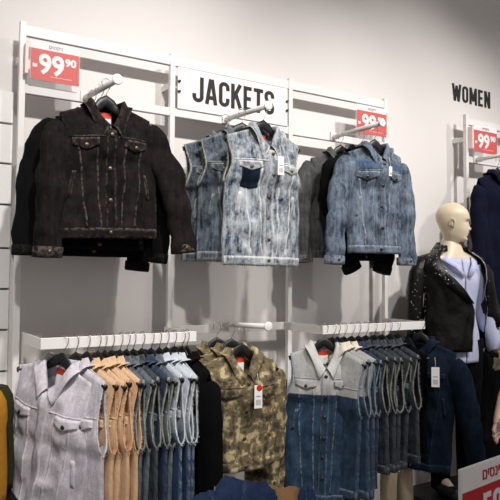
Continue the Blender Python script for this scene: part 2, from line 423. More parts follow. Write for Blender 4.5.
class Gar:
    def __init__(s, L=.55, sw=.175, chest=.205, hem=.20, d=.045, nw=.062, fdrop=.07, arm=.2, slope=.36, vest=False, seed=0, wr=1., hole=.02, hemcurve=0, inset=.02):
        s.L, s.sw, s.d, s.nw, s.fdrop, s.slope, s.vest, s.seed, s.wr, s.hole, s.hemc = L, sw, d, nw, fdrop, slope, vest, seed, wr, hole, hemcurve
        s.zt = -slope*(sw-nw); s.za = s.zt-arm
        s.tab = [(-L, hem), (s.za-.1, lerp(chest, hem, .35)), (s.za, chest), (lerp(s.za, s.zt, .45), sw-inset), (s.zt, sw), (.05, sw)]
    def hw(s, z): return interp(s.tab, z)
    def zs(s, x): return -s.slope*max(0, abs(x)-s.nw)
    def ztop(s, a, side):
        x = abs(a)*s.sw
        if x < s.nw:
            u = x/s.nw
            return -s.fdrop*(1-u**1.4) if side > 0 else -.012*(1-u*u)
        return s.zs(x)
    def P(s, a, z, side, off=0.):
        a = max(-1, min(1, a)); hw = s.hw(z); x = a*hw
        zS = s.zs(a*s.sw); t = max(0, zS-z)
        dd = max(s.d*(.25+.75*smooth(t/.14)), .0125*smooth(t/.012))
        if abs(x) < s.nw*1.3: dd = max(dd, s.d*.62*smooth((s.nw*1.3-abs(x))/(s.nw*.6)))
        prof = (1-abs(a)**2.6)
        e = .0008
        if s.za < z < s.zt: e = s.hole*sin(pi*((z-s.za)/(s.zt-s.za))**.55)+.0008 if s.vest else .03*sin(pi*(z-s.za)/(s.zt-s.za))
        q = Vector((x*9+s.seed*3.7, z*7, side*5+s.seed))
        w = noise.noise(q)*.012 + noise.noise(q*2.6)*.009 + noise.noise(q*6)*.0042
        w += .0055*sin(x*75+3*noise.noise(Vector((z*6, s.seed, 0))))*smooth((-z-.12)/.2)
        w *= s.wr*smooth(t/.1)*(.35+.65*(1-abs(a)**3))
        return Vector((x + .006*noise.noise(Vector((z*9, s.seed, a)))*s.wr, -side*(dd*prof+e+off)-side*w if side > 0 else (dd*prof+e+off)+w, z))
    def sheet(s, mb, side, nu=30, nv=38):
        rows = []
        for j in range(nv+1):
            b = j/nv; r = []
            for i in range(nu+1):
                a = -1+2*i/nu
                # push samples towards the neck edge so the neckline is smooth
                zt = s.ztop(a, side); zb = -s.L + s.hemc*(1-a*a) - .004*noise.noise(Vector((a*5, s.seed, side)))
                r.append(s.P(a, lerp(zt, zb, b), side))
            rows.append(r)
        mb.grid(rows, wfn=lambda i, j: .35 if i in (0, nv) or j in (0, nu) else 0.)
    def patch(s, mb, fn, nu=6, nv=6, off=.005, side=1, wedge=.7, wmid=0.):
        """thick cloth patch; fn(u,v)->(x,z)"""
        rows = []; N1, N2 = nu+2, nv+2
        for j in range(N2+1):
            r = []
            for i in range(N1+1):
                u = max(0, min(1, (i-1)/nu)); v = max(0, min(1, (j-1)/nv))
                x, z = fn(u, v); edge = i in (0, N1) or j in (0, N2)
                r.append(s.P(x/s.hw(z), z, side, -.0015 if edge else off))
            rows.append(r)
        mb.grid(rows, wfn=lambda i, j: wedge if (i <= 1 or j <= 1 or i >= N2-1 or j >= N1-1) else wmid)

def fringe(mb, pts, dirs, rnd, ln=.012, n=3, thick=.0045):
    """frayed roll along pts plus loose threads"""
    rad = [thick*(.7+.7*rnd.random()) for _ in pts]
    mb.tube(pts, rad, n=6)
    for i in range(len(pts)-1):
        for _ in range(n):
            p = Vector(pts[i]).lerp(Vector(pts[i+1]), rnd.random()); d = Vector(dirs[i])
            q = p + (d+Vector((rnd.uniform(-.6, .6), rnd.uniform(-.6, .6), rnd.uniform(-.8, .3)))).normalized()*ln*rnd.uniform(.5, 1.3)
            s = Vector((rnd.uniform(-1, 1), rnd.uniform(-1, 1), rnd.uniform(-1, 1))).normalized()*.0014
            a = mb.add(p-s); b = mb.add(p+s); c = mb.add(q); mb.f.append((a, b, c))

def garment(name, label, cat, loc, rot, mat, trim=None, edge=None, sleeves=None, detail=2, buttons=True, btn='brass', label_tag=True, front_buttons=True,
            pockets=True, collar=True, collar_mat=None, waist=True, rawhem=False, group=None, darkflap=None, open_low=0, res=None, yoke_mat=None, **kw):
    g = Gar(vest=sleeves is None, **kw); rnd = random.Random(g.seed*7+3)
    t = thing(name, label, cat, loc, rot, group)
    trim = trim or mat
    nu, nv = res or ((34, 44) if detail >= 2 else (18, 26))
    m = MB(); g.sheet(m, 1, nu, nv); g.sheet(m, -1, nu, nv); m.build('body', mat, t, solid=.0022)
    # collar
    if collar:
        rows = [[] for _ in range(6)]; NN = 44
        for i in range(NN+1):
            u = i/NN; ph = lerp(.04, 1, abs(2*u-1))*1.0        # 1 at the two front ends, 0 at the back centre
            sgn = 1 if u < .5 else -1
            if ph > .5:
                k = (ph-.5)*2; x = g.nw*(1-k)*sgn; x = x if abs(x) > .004 else .004*sgn
                a = x/g.sw; p = g.P(a, g.ztop(a, 1), 1)
            else:
                k = 1-ph*2; x = g.nw*(1-k)*sgn; a = x/g.sw; p = g.P(a, g.ztop(a, -1), -1)
                k = -k
            side = abs(ph-.5) < .0
            o = Vector((x/g.nw, (-.9 if ph > .5 else .9)*sqrt(max(0, 1-(x/g.nw)**2)), 0)).normalized()
            fr = smooth((ph-.5)*2); low = lerp(.004, -.040, fr)
            ext = lerp(.040, .034, fr)
            end = smooth((ph-.88)/.12)
            xs = sgn*(.027)*fr*(1-.0*end)
            up_ = lerp(.030, .012, fr)
            tip = Vector((xs, 0, 0))
            rows[0].append(p+Vector((0, 0, -.004)))
            rows[1].append(p+Vector((0, 0, up_*.8))-o*.002)
            rows[2].append(p+Vector((0, 0, up_))+o*.008)
            rows[3].append(p+Vector((0, 0, lerp(up_*.5, low*.2, .6)))+o*(.020)+tip*.35)
            rows[4].append(p+Vector((0, 0, low*.6+.003))+o*lerp(.032, .020, fr)+tip*.75)
            rows[5].append(p+Vector((0, 0, low))+o*lerp(ext, .014, fr)+tip*1.15)
        m = MB(); m.grid(rows, wfn=lambda i, j: .9 if i == 5 or (j in (0, 1, NN, NN-1) and i > 2) else (.3 if i == 2 else 0.))
        m.build('collar', collar_mat or mat, t, solid=.003)
    cz = -g.fdrop-.004
    # placket
    w0 = .019
    m = MB(); g.patch(m, lambda u, v: (lerp(-w0, w0, u), lerp(cz, -g.L+.004, v)), 4, 30 if detail >= 2 else 16, .0045, wedge=.75); m.build('placket', trim, t)
    if waist:
        for sd in (1, -1):
            m = MB(); wz = .036
            g.patch(m, lambda u, v: (lerp(-.985, .985, u)*g.hw(-g.L), lerp(-g.L+wz, -g.L-.003, v)+g.hemc*(1-(2*u-1)**2)), 26 if detail >= 2 else 12, 3, .0055, side=sd, wedge=.8); m.build('waistband', trim, t)
    if detail >= 1:
        # yoke seam and pocket flaps
        ya = lerp(g.zt, g.za, .52)
        for sgn in (-1, 1):
            if detail >= 2 or sgn == 1:
                m = MB()
                g.patch(m, lambda u, v: (sgn*lerp(.024, g.hw(ya)*.97, u), ya+.006-.005*v), 12, 1, .0028, wedge=.9, wmid=.9); m.build('yoke_seam', trim, t)
                if yoke_mat:
                    m = MB(); x1 = lambda u, z: sgn*lerp(.022, g.hw(z)*.93, u)
                    g.patch(m, lambda u, v: (x1(u, lerp(ya+.004, ya+.065, v)), lerp(ya+.004, ya+.065-.02*u, v)), 10, 6, .0022, wedge=.4); m.build('chest_panel', yoke_mat, t)
            if pockets:
                cx = sgn*lerp(.024, g.chest if hasattr(g, 'chest') else g.hw(ya-.03), .53); fz = ya-.004
                hwf = .048
                if darkflap and sgn == darkflap:
                    m = MB(); g.patch(m, lambda u, v: (cx+lerp(-.8, .8, u)*hwf, fz-.03-lerp(0, .085+.01*(1-abs(2*u-1)), v)), 10, 10, .0065, wedge=.1); m.build('dark_pocket', M['d_deep'], t)
                m = MB(); g.patch(m, lambda u, v: (cx+lerp(-hwf, hwf, u), fz-v*(.026+.018*(1-abs(2*u-1)))), 8, 4, .0095, wedge=1., wmid=.1); fl = m.build('pocket_flap', trim, t)
                if buttons:
                    p = g.P(cx/g.hw(fz-.028), fz-.028, 1, .008); m = MB(); m.disc(p, (0, -1, 0), .0085, .004, 12); m.disc(p+Vector((0, -.004, 0)), (0, -1, 0), .0045, .0015, 8); m.build('button', M[btn], fl)
        if detail >= 2:
            for sgn in (-1, 1):
                for k, (xa, xb) in enumerate(((.060, .040), (.128, .094))):
                    m = MB(); zt = ya-.035; zb = -g.L+.036
                    g.patch(m, lambda u, v: (sgn*lerp(xa, xb, v)+(u-.5)*.0075, lerp(zt, zb, v)), 1, 22, .0028, wedge=.75, wmid=.9); m.build('front_seam', trim, t)
                m = MB(); c0 = g.za-.10
                g.patch(m, lambda u, v: (sgn*(g.hw(c0)*.70+lerp(-.007, .007, u)+v*.014), c0+.06-v*.10), 2, 6, .004, wedge=.9); m.build('side_pocket', trim, t)
    if buttons and front_buttons:
        nb = max(3, int((g.L-g.fdrop)/.085))
        for i in range(nb):
            z = lerp(cz-.02, -g.L+.018, i/(nb-1)); p = g.P(0, z, 1, .0045); m = MB(); m.disc(p, (0, -1, 0), .0085, .004, 12); m.disc(p+Vector((0, -.004, 0)), (0, -1, 0), .0045, .0015, 8); m.build('button', M[btn], t)
    if label_tag:
        p = g.P(0, -.03, -1); y = p.y-.012
        m = MB(); m.box((-.026, y-.0015, -.046), (.026, y, -.02)); o = m.build('neck_label', M['redprint'], t, smooth=False); o['label'] = 'red woven neck label'
        m = MB(); m.box((-.022, y-.0035, -.085), (.024, y-.0015, -.044)); m.build('size_label', M['paper'], t, smooth=False)
    if sleeves is None:
        em = edge or trim
        for sgn in (-1, 1):
            pts = []; dirs = []; K = 22
            for i in range(K+1):
                z = lerp(g.zt, g.za, i/K); pts.append(g.P(sgn, z, 1)); dirs.append((sgn, -.3, 0))
            for i in range(K, -1, -1):
                z = lerp(g.zt, g.za, i/K); pts.append(g.P(sgn, z, -1)); dirs.append((sgn, .3, 0))
            m = MB(); fringe(m, pts, dirs, rnd, ln=.012, n=5, thick=.0042 if detail >= 2 else .0030); m.build('frayed_armhole', em, t)
    if rawhem:
        pts = []; dirs = []
        for i in range(31):
            a = -1+2*i/30; pts.append(g.P(a, -g.L+g.hemc*(1-a*a), 1)); dirs.append((0, -.1, -1))
        m = MB(); fringe(m, pts, dirs, rnd, ln=.02, n=6, thick=.004); m.build('frayed_hem', edge or trim, t)
    if sleeves:
        for sgn, ex, ez, cx, czz, cy in sleeves:       # elbow x,z and cuff x,z,y (local, unsigned x)
            A = Vector((sgn*(g.sw-.028), 0, g.zt-.055)); B = Vector((sgn*ex, cy*.3, ez)); C = Vector((sgn*cx, cy, czz))
            pts = []; sh = []; K = 20
            for i in range(K+1):
                u = i/K; p = A*(1-u)**2 + (B*2-(A+C)*.5)*2*u*(1-u) + C*u*u
                if u < .12: p = p+Vector((0, 0, .0))
                ra = lerp(.074, .052, smooth(u*1.1)); rb = lerp(.040, .034, u)
                if i == 0: ra, rb = .052, .022
                if i == 1: ra, rb = .068, .034
                pts.append(p); sh.append((ra, rb))
            m = MB(); m.tube(pts, .05, n=20, shapes=sh, wob=.014*g.wr, seed=g.seed+sgn, cap=False, wear=lambda i, j: .5 if j in (0,) else .0)
            # turned-in end
            e = m.tube([pts[-1], pts[-1]+(pts[-2]-pts[-1])*1.5], .05, n=16, shapes=[(.048, .030), (.044, .024)], cap=False)
            m.f.append(tuple(e[-1]))
            sl = m.build('sleeve', mat, t)
            d = (pts[-1]-pts[-2]).normalized(); m = MB()
            cp = [pts[-1]-d*.040, pts[-1]-d*.038, pts[-1]-d*.002, pts[-1]+d*.002, pts[-1]]
            m.tube(cp, .05, n=20, shapes=[(.052, .034), (.057, .039), (.056, .038), (.052, .034), (.045, .027)], cap=False, wob=.004, wear=lambda i, j: .7 if i in (1, 2, 3) else .1)
            cu = m.build('cuff', trim, sl)
            if buttons and detail >= 2:
                m = MB(); m.disc(pts[-1]-d*.02+Vector((0, -.038, 0)), (0, -1, 0), .007, .004, 10); m.build('button', M[btn], cu)
    return t, g

def dress(name, label, short, cat, loc, rot, mat, hh=None, hgroup=None, big=1., **kw):
    t, g = garment(name, label, cat, loc, rot, mat, **kw)
    hanger('black hanger inside the '+short, loc, rot, h=hh or g.sw+(.012 if g.vest else -.02), drop=g.slope*(g.sw-g.nw)+.004, big=big)
    return t

ar = 2.176
# ---- upper left bay: washed black jackets
dress('denim_jacket', 'washed black denim jacket with faded seams facing front, upper left', 'front washed black jacket', 'jacket', (.256, -.335, ar), (0, radians(-1.5), radians(-3)), M['d_black'],
      sleeves=[(-1, .205, -.28, .232, -.60, -.01), (1, .262, -.28, .318, -.585, -.02)], L=.525, sw=.178, chest=.205, hem=.205, d=.055, fdrop=.105, arm=.19, seed=1, wr=1.35)
dress('denim_jacket', 'black denim jacket hanging directly behind the washed black jacket', 'second black jacket', 'jacket', (.262, -.225, ar+.005), (0, 0, radians(-4)), M['d_black2'],
      sleeves=[(-1, .245, -.26, .272, -.60, .0), (1, .25, -.26, .25, -.62, 0)], L=.57, sw=.178, chest=.2, hem=.2, d=.035, arm=.19, seed=2, detail=1, label_tag=False)
dress('denim_jacket', 'rearmost black denim jacket against the wall, lower hem showing', 'rearmost black jacket', 'jacket', (.265, -.12, ar+.01), (0, 0, radians(3)), M['d_black2'],
      sleeves=[(-1, .22, -.25, .20, -.58, 0), (1, .23, -.25, .22, -.66, 0)], L=.60, sw=.178, chest=.2, hem=.2, d=.035, arm=.19, seed=3, detail=1, label_tag=False)
# ---- upper middle bay: acid wash vests
dress('denim_vest', 'acid-wash frayed denim vest with white tag facing front, upper middle', 'front acid-wash vest', 'vest', (1.005, -.335, ar+.005), (0, radians(.5), radians(2)), M['d_acid'],
      edge=M['d_grey_e'], L=.625, sw=.198, chest=.208, hem=.214, d=.055, fdrop=.10, arm=.215, seed=5, wr=1.3, rawhem=True, darkflap=-1)
dress('denim_vest', 'acid-wash vest half hidden behind the front acid-wash vest', 'middle acid-wash vest', 'vest', (.955, -.225, ar+.01), (0, 0, radians(-14)), M['d_acid2'],
      edge=M['d_grey_e'], L=.605, sw=.198, chest=.208, hem=.214, d=.04, fdrop=.09, arm=.215, seed=6, wr=1.2, rawhem=True, darkflap=1, hole=.03)
dress('denim_vest', 'rearmost acid-wash vest nearest the wall with bare hanger tip', 'rearmost acid-wash vest', 'vest', (.925, -.12, ar+.0), (0, 0, radians(-10)), M['d_acid2'],
      edge=M['d_grey_e'], L=.60, sw=.20, chest=.208, hem=.214, d=.04, fdrop=.09, arm=.215, seed=8, wr=1.2, rawhem=True, hole=.03)
# ---- upper right bay: blue jacket over slate jackets
dress('denim_jacket', 'faded mid-blue denim jacket facing front, upper right bay', 'faded blue jacket', 'jacket', (1.698, -.335, ar+.003), (0, radians(0), radians(-6)), M['d_blue'],
      sleeves=[(-1, .225, -.27, .262, -.61, -.02), (1, .19, -.28, .205, -.61, -.0)], L=.55, sw=.165, chest=.182, hem=.172, d=.055, fdrop=.075, arm=.19, seed=11, wr=1.1, yoke_mat=M['d_blue_dk'], btn='steel')
dress('denim_jacket', 'dark jacket just behind the faded blue jacket, black cuffs below', 'dark jacket behind the blue one', 'jacket', (1.700, -.235, ar+.003), (0, 0, radians(-4)), M['d_black2'],
      sleeves=[(-1, .20, -.28, .06, -.64, 0), (1, .20, -.28, .13, -.65, 0)], L=.585, sw=.175, chest=.19, hem=.19, d=.03, arm=.19, seed=12, detail=1, label_tag=False)
dress('denim_jacket', 'slate grey denim jacket at the back, left of the faded blue one', 'slate grey jacket', 'jacket', (1.64, -.13, ar+.003), (0, 0, radians(-12)), M['d_slate'],
      sleeves=[(-1, .225, -.26, .235, -.60, -.02), (1, .20, -.28, .24, -.62, -.0)], L=.57, sw=.178, chest=.2, hem=.195, d=.04, arm=.19, seed=13, detail=2, wr=1.1, label_tag=False)
# ---- lower middle: camouflage
az = 1.165
dress('camouflage_jacket', 'brown camouflage jacket with a red and white tag, facing front', 'front camouflage jacket', 'jacket', (.893, -.335, az-.005), (0, radians(1), radians(-2)), M['camo'],
      sleeves=[(-1, .165, -.28, .15, -.60, .03), (1, .195, -.28, .20, -.62, .06)], L=.50, sw=.182, chest=.19, hem=.185, d=.05, fdrop=.10, arm=.19, seed=21, btn='brass')
dress('camouflage_jacket', 'camouflage jacket directly behind the front camouflage one', 'second camouflage jacket', 'jacket', (.90, -.235, az+.005), (0, 0, radians(-10)), M['camo'],
      sleeves=[(-1, .18, -.28, .17, -.6, 0), (1, .21, -.28, .215, -.70, 0)], L=.53, sw=.18, chest=.19, hem=.19, d=.035, arm=.19, seed=22, detail=1, label_tag=False)
dress('camouflage_jacket', 'rearmost camouflage jacket, nearest the wall', 'rearmost camouflage jacket', 'jacket', (.875, -.14, az+.005), (0, 0, radians(-12)), M['camo'],
      sleeves=[(-1, .21, -.28, .2, -.6, 0), (1, .22, -.28, .2, -.64, 0)], L=.52, sw=.18, chest=.19, hem=.19, d=.035, arm=.19, seed=23, detail=1, label_tag=False)

# ---- rows on the two hanging bars
HZ = 1.161
def row(x, b, mat, label, short, edge, seed, detail=1, roll=2, name='denim_vest', cat='vest', **kw):
    a = dict(L=.62, sw=.185, chest=.19, hem=.20, d=.020, fdrop=.06, arm=.27, hole=.018, wr=.55, inset=.012); a.update(kw)
    return dress(name, label, short, cat, (x, -.32, HZ), (0, radians(roll+((seed*37) % 7-3)*.8), radians(-b+((seed*53) % 7-3)*1.1)), mat, edge=edge, seed=seed, detail=detail, **a)
row(.100, 56, M['d_white'], 'lilac-white frayed denim vest facing front at the left end of the rail', 'front lilac-white vest', M['d_white_e'], 31, 2, 8, L=.68, sw=.185, chest=.20, hem=.21, d=.045, fdrop=.10, wr=1.1, btn='steel', arm=.24, front_buttons=False)
row(.157, 72, M['d_white'], 'lilac-white vest directly behind the front lilac-white vest', 'second lilac-white vest', M['d_white_e'], 32, label_tag=False)
row(.200, 76, M['d_peach'], 'peach vest between the lilac-white vests and the widest peach vest', 'first peach vest', M['d_peach_e'], 33, label_tag=False, d=.015)
row(.243, 76, M['d_peach'], 'peach vest showing its pocket flap, widest of the peach ones', 'widest peach vest', M['d_peach_e'], 34, 1, d=.03)
row(.272, 77, M['d_peach'], 'peach vest, third of the peach ones, a thin frayed strip', 'third peach vest', M['d_peach_e'], 35, label_tag=False, d=.012, pockets=False)
row(.300, 77, M['d_peach'], 'last peach vest, beside the blue-grey denim vests', 'last peach vest', M['d_peach_e'], 36, label_tag=False, d=.016)
row(.335, 79, M['d_grey'], 'blue-grey frayed vest next to the last peach vest', 'first blue-grey vest', M['d_grey_e'], 37, label_tag=False, d=.014, pockets=False)
row(.362, 79, M['d_grey'], 'second blue-grey frayed vest right of the peach ones', 'second blue-grey vest', M['d_grey_e'], 38, label_tag=False, d=.014)
row(.392, 80, M['d_char'], 'charcoal frayed vest among the blue-grey vests on the left rail', 'charcoal vest of the left rail', M['d_grey_e'], 39, label_tag=False, d=.014, pockets=False)
row(.428, 81, M['d_ind'], 'indigo-collared frayed vest in the middle of the left rail', 'indigo-collared vest', M['d_grey_e'], 40, label_tag=False, d=.018)
row(.468, 82, M['d_grey'], 'blue-grey frayed vest just left of the bleached vests', 'blue-grey vest beside the bleached ones', M['d_grey_e'], 41, label_tag=False, d=.018)
row(.506, 83, M['d_ombre'], 'pale bleached vest fading to blue, leftmost of three', 'leftmost bleached vest', M['d_ombre_e'], 42, label_tag=False, d=.016, waist=False)
row(.538, 84, M['d_ombre'], 'pale bleached vest fading to blue, middle of three', 'middle bleached vest', M['d_ombre_e'], 43, label_tag=False, d=.014, waist=False)
row(.572, 84, M['d_ombre'], 'pale bleached vest fading to blue, rightmost beside the black jackets', 'rightmost bleached vest', M['d_ombre_e'], 44, label_tag=False, d=.022, waist=False)
row(.608, 80, M['black'], 'black jacket next to the bleached vests at the rail end', 'black jacket beside the bleached vests', M['black'], 45, label_tag=False, d=.024, name='black_jacket', cat='jacket', pockets=False, sleeves=[(1, .20, -.3, .20, -.62, 0), (-1, .2, -.3, .2, -.6, 0)], buttons=False, sw=.18, L=.7)
row(.632, 84, M['black'], 'last black jacket at the right end of the left rail', 'last black jacket of the left rail', M['black'], 46, label_tag=False, d=.024, name='black_jacket', cat='jacket', pockets=False, sleeves=[(1, .20, -.3, .20, -.64, 0), (-1, .2, -.3, .2, -.6, 0)], buttons=False, sw=.18, L=.7)

row(1.376, 24, M['d_two'], 'two-tone vest, grey top and blue bottom, facing front on the right rail', 'front two-tone vest', M['d_two_e'], 51, 2, 1, L=.735, sw=.160, chest=.182, hem=.20, d=.045, fdrop=.11, wr=.9, arm=.22, pockets=True, collar_mat=M['d_pale'], btn='steel')
row(1.425, 74, M['d_two'], 'two-tone vest with cream collar directly behind the front two-tone vest', 'second two-tone vest', M['d_two_e'], 52, collar_mat=M['d_cream'], label_tag=False, L=.70, pockets=False, d=.018)
row(1.462, 78, M['d_two'], 'two-tone vest with cream collar, third on the right rail', 'third two-tone vest', M['d_two_e'], 53, collar_mat=M['d_cream'], label_tag=False, L=.70, pockets=False, d=.018)
row(1.502, 80, M['d_two'], 'two-tone vest with cream collar beside the indigo vest', 'fourth two-tone vest', M['d_two_e'], 54, collar_mat=M['d_cream'], label_tag=False, L=.70, pockets=False, d=.022)
row(1.552, 82, M['d_ind'], 'indigo vest with raised collar right of the two-tone vests', 'indigo vest of the right rail', M['d_two_e'], 55, label_tag=False, L=.66, d=.022)
row(1.600, 83, M['d_char'], 'charcoal vest with grey frayed armhole right of the indigo vest', 'first charcoal vest', M['d_grey_e'], 56, label_tag=False, L=.60, d=.022)
row(1.650, 84, M['d_char'], 'charcoal vest in the middle of the right rail', 'second charcoal vest', M['d_grey_e'], 57, label_tag=False, L=.60, d=.02)
row(1.705, 85, M['d_char'], 'charcoal frayed vest with the widest visible armhole', 'widest charcoal vest', M['d_grey_e'], 58, label_tag=False, L=.60, d=.03, rawhem=True, hole=.03)
row(1.760, 85, M['d_char'], 'charcoal vest just right of the widest charcoal armhole', 'fourth charcoal vest', M['d_grey_e'], 59, label_tag=False, L=.60, d=.022, hole=.026)
row(1.815, 85, M['d_char'], 'last charcoal vest, nearest the deep blue jacket', 'last charcoal vest', M['d_grey_e'], 60, label_tag=False, L=.58, d=.024, hole=.022)
row(1.870, 85, M['black'], 'black vest with a red neck label between charcoal vests and blue jacket', 'black vest beside the deep blue jacket', M['black'], 61, L=.58, d=.02)
dress('denim_jacket', 'deep blue denim jacket at the right end of the right rail', 'deep blue jacket', 'jacket', (2.045, -.32, HZ), (0, radians(4), radians(-58)), M['d_deep'],
      sleeves=[(-1, .22, -.28, .24, -.6, 0), (1, .255, -.30, .335, -.66, 0)], L=.68, sw=.19, chest=.2, hem=.2, d=.05, fdrop=.06, arm=.2, seed=62, label_tag=False, rawhem=True, btn='brass')

# ---- navy coat on the right-hand rack and, beneath, a black coat added to fill the darkness
dress('navy_coat', 'long navy coat hanging on the right-edge rack behind the mannequin', 'navy coat', 'coat', (2.925, -.17, ar-.0), (0, 0, 0), M['navy'], sleeves=[(-1, .195, -.3, .20, -.68, 0), (1, .21, -.3, .22, -.68, 0)],
      L=.88, sw=.19, chest=.21, hem=.22, d=.05, arm=.2, seed=71, detail=1, buttons=False, pockets=False, label_tag=False, wr=1.5)

faceout('white round display arm above the added black coat at the right edge', 2.95, 1.242, .26, .0)
dress('dark_fill_coat', 'long black coat added for the darkness behind the mannequin at right edge', 'long black coat', 'coat', (2.95, -.19, 1.123), (0, 0, 0), M['black'], sleeves=[(-1, .225, -.3, .24, -.62, 0), (1, .21, -.3, .22, -.62, 0)],
      L=1.0, sw=.19, chest=.25, hem=.27, d=.05, arm=.2, seed=73, detail=1, buttons=False, pockets=False, label_tag=False, wr=1.)

def price_tag(label, loc, rot, h=.075, red=False, w=.034):
    t = thing('price_tag', label, 'price tag', loc, rot)
    boxm((-w/2, -.001, -h), (w/2, .001, 0)).build('card', M['paper'], t, smooth=False, bevel=.001)
    m = MB(); m.tube([(0, 0, -.004), (.001, .004, .02), (-.001, .01, .05)], .0008, n=5); m.build('string', M['paper'], t)
    if red:
        m = MB(); m.disc((w*.12, -.001, -.012), (0, -1, 0), .014, .001, 16); m.build('red_sticker', M['red'], t)
    m = MB()
    for i in range(5): m.box((-w*.3+i*w*.13, -.0016, -h*.86), (-w*.3+i*w*.13+w*.06, -.001, -h*.62))
    m.box((-w*.3, -.0016, -h*.5), (w*.3, -.001, -h*.46)); m.build('barcode', M['greyprint'], t, smooth=False)
    return t
price_tag('white swing tag on the front acid-wash vest', (1.035, -.435, 2.045), (0, 0, radians(-4)), .085)
price_tag('white swing tag with red round sticker on the front camouflage jacket', (.925, -.43, 1.03), (0, 0, radians(-8)), .10, True, .038)
price_tag('small white tag in the neck of the faded blue jacket', (1.722, -.425, 2.07), (0, 0, 0), .05, False, .022)
price_tag('white tag hanging in the dark gap left of the deep blue jacket', (1.925, -.53, 1.05), (0, 0, radians(-40)), .10, False, .04)

# ------------------------------------------------------------------ mannequin
MX, MYY, MZ = 2.425, -.225, .255
mq = thing('mannequin', 'cream mannequin with bald head in profile, studded black leather jacket over shoulders', 'mannequin', (MX, MYY, MZ), (0, 0, radians(-12)))
mq.scale = (.92, .95, .95)
def skin_body(bones, name):
    me = bpy.data.meshes.new(name); vs = [b[1] for b in bones]; idx = {b[0]: i for i, b in enumerate(bones)}
    me.from_pydata(vs, [(idx[b[3]], i) for i, b in enumerate(bones) if b[3]], [])
    o = bpy.data.objects.new(name, me); COL.objects.link(o)
    md = o.modifiers.new('k', 'SKIN'); md.use_smooth_shade = True
    for i, b in enumerate(bones): me.skin_vertices[0].data[i].radius = b[2]
    me.skin_vertices[0].data[0].use_root = True
    s = o.modifiers.new('u', 'SUBSURF'); s.levels = 2; s.render_levels = 2
    dg = bpy.context.evaluated_depsgraph_get(); ev = bpy.data.meshes.new_from_object(o.evaluated_get(dg))
    bpy.data.objects.remove(o); return ev
# stature about 1.75; local frame faces -y
B = [('pel', (0, 0, .92), (.15, .105), None), ('wai', (0, .0, 1.08), (.125, .09), 'pel'), ('che', (0, .01, 1.28), (.16, .11), 'wai'), ('sho', (0, .02, 1.42), (.12, .075), 'che'),
     ('nk', (.0, .02, 1.50), (.058, .058), 'sho'), ('nk2', (-.008, .022, 1.60), (.050, .050), 'nk'),
     ('ls', (.165, .02, 1.415), (.055, .055), 'sho'), ('le', (.235, .03, 1.13), (.04, .04), 'ls'), ('lw', (.275, -.06, .90), (.027, .022), 'le'),
     ('rs', (-.165, .02, 1.415), (.055, .055), 'sho'), ('re', (-.240, .04, 1.15), (.038, .038), 'rs'), ('rw', (-.256, .03, .93), (.027, .022), 're'),
     ('lh', (.095, 0, .86), (.095, .095), 'pel'), ('lk', (.10, -.01, .48), (.06, .06), 'lh'), ('la', (.10, .02, .10), (.038, .038), 'lk'), ('lt', (.105, -.12, .035), (.035, .03), 'la'),
     ('rh', (-.095, 0, .86), (.095, .095), 'pel'), ('rk', (-.10, -.01, .48), (.06, .06), 'rh'), ('ra', (-.10, .02, .10), (.038, .038), 'rk'), ('rt', (-.105, -.12, .035), (.035, .03), 'ra')]
for s, x in (('l', .275), ('r', -.256)):
    sg = 1 if s == 'l' else -1
    B.append((s+'p', (x+sg*.003, -.075 if sg > 0 else .02, .85 if sg > 0 else .88), (.030, .020), s+'w'))
body_me = skin_body(B, 'body')
bm = bmesh.new(); bm.from_mesh(body_me)
def finger(bm, p, d, L, r, bend, up=Vector((0, 0, 1))):
    mb = MB(); d = Vector(d).normalized(); pts = [Vector(p)]; ax = d.cross(Vector(bend)).normalized(); cur = d
    for k, fr in enumerate((.42, .33, .25)):
        pts.append(pts[-1]+cur*L*fr*.5); pts.append(pts[-1]+cur*L*fr*.5); cur = (Matrix.Rotation(radians(22), 3, ax) @ cur)
    mb.tube(pts, [r*q for q in (1, 1, 1.02, .95, .96, .85, .55)], n=8, up=ax)
    vs = [bm.verts.new(v) for v in mb.v]
    for f in mb.f: bm.faces.new([vs[i] for i in f])
for sg, x in ((1, .278), (-1, -.258)):
    yo = 0 if sg > 0 else .09
    for k in range(4):
        finger(bm, (x+sg*.002, yo-.058-.0175*k*1.0+.006, .815), (0, -.12, -1), (.068, .078, .082, .07)[3-k], .0085, (-sg, 0, 0))
    finger(bm, (x-sg*.008, yo-.100, .86), (-sg*.1, -.6, -.8), .062, .010, (-sg, .2, -.3))
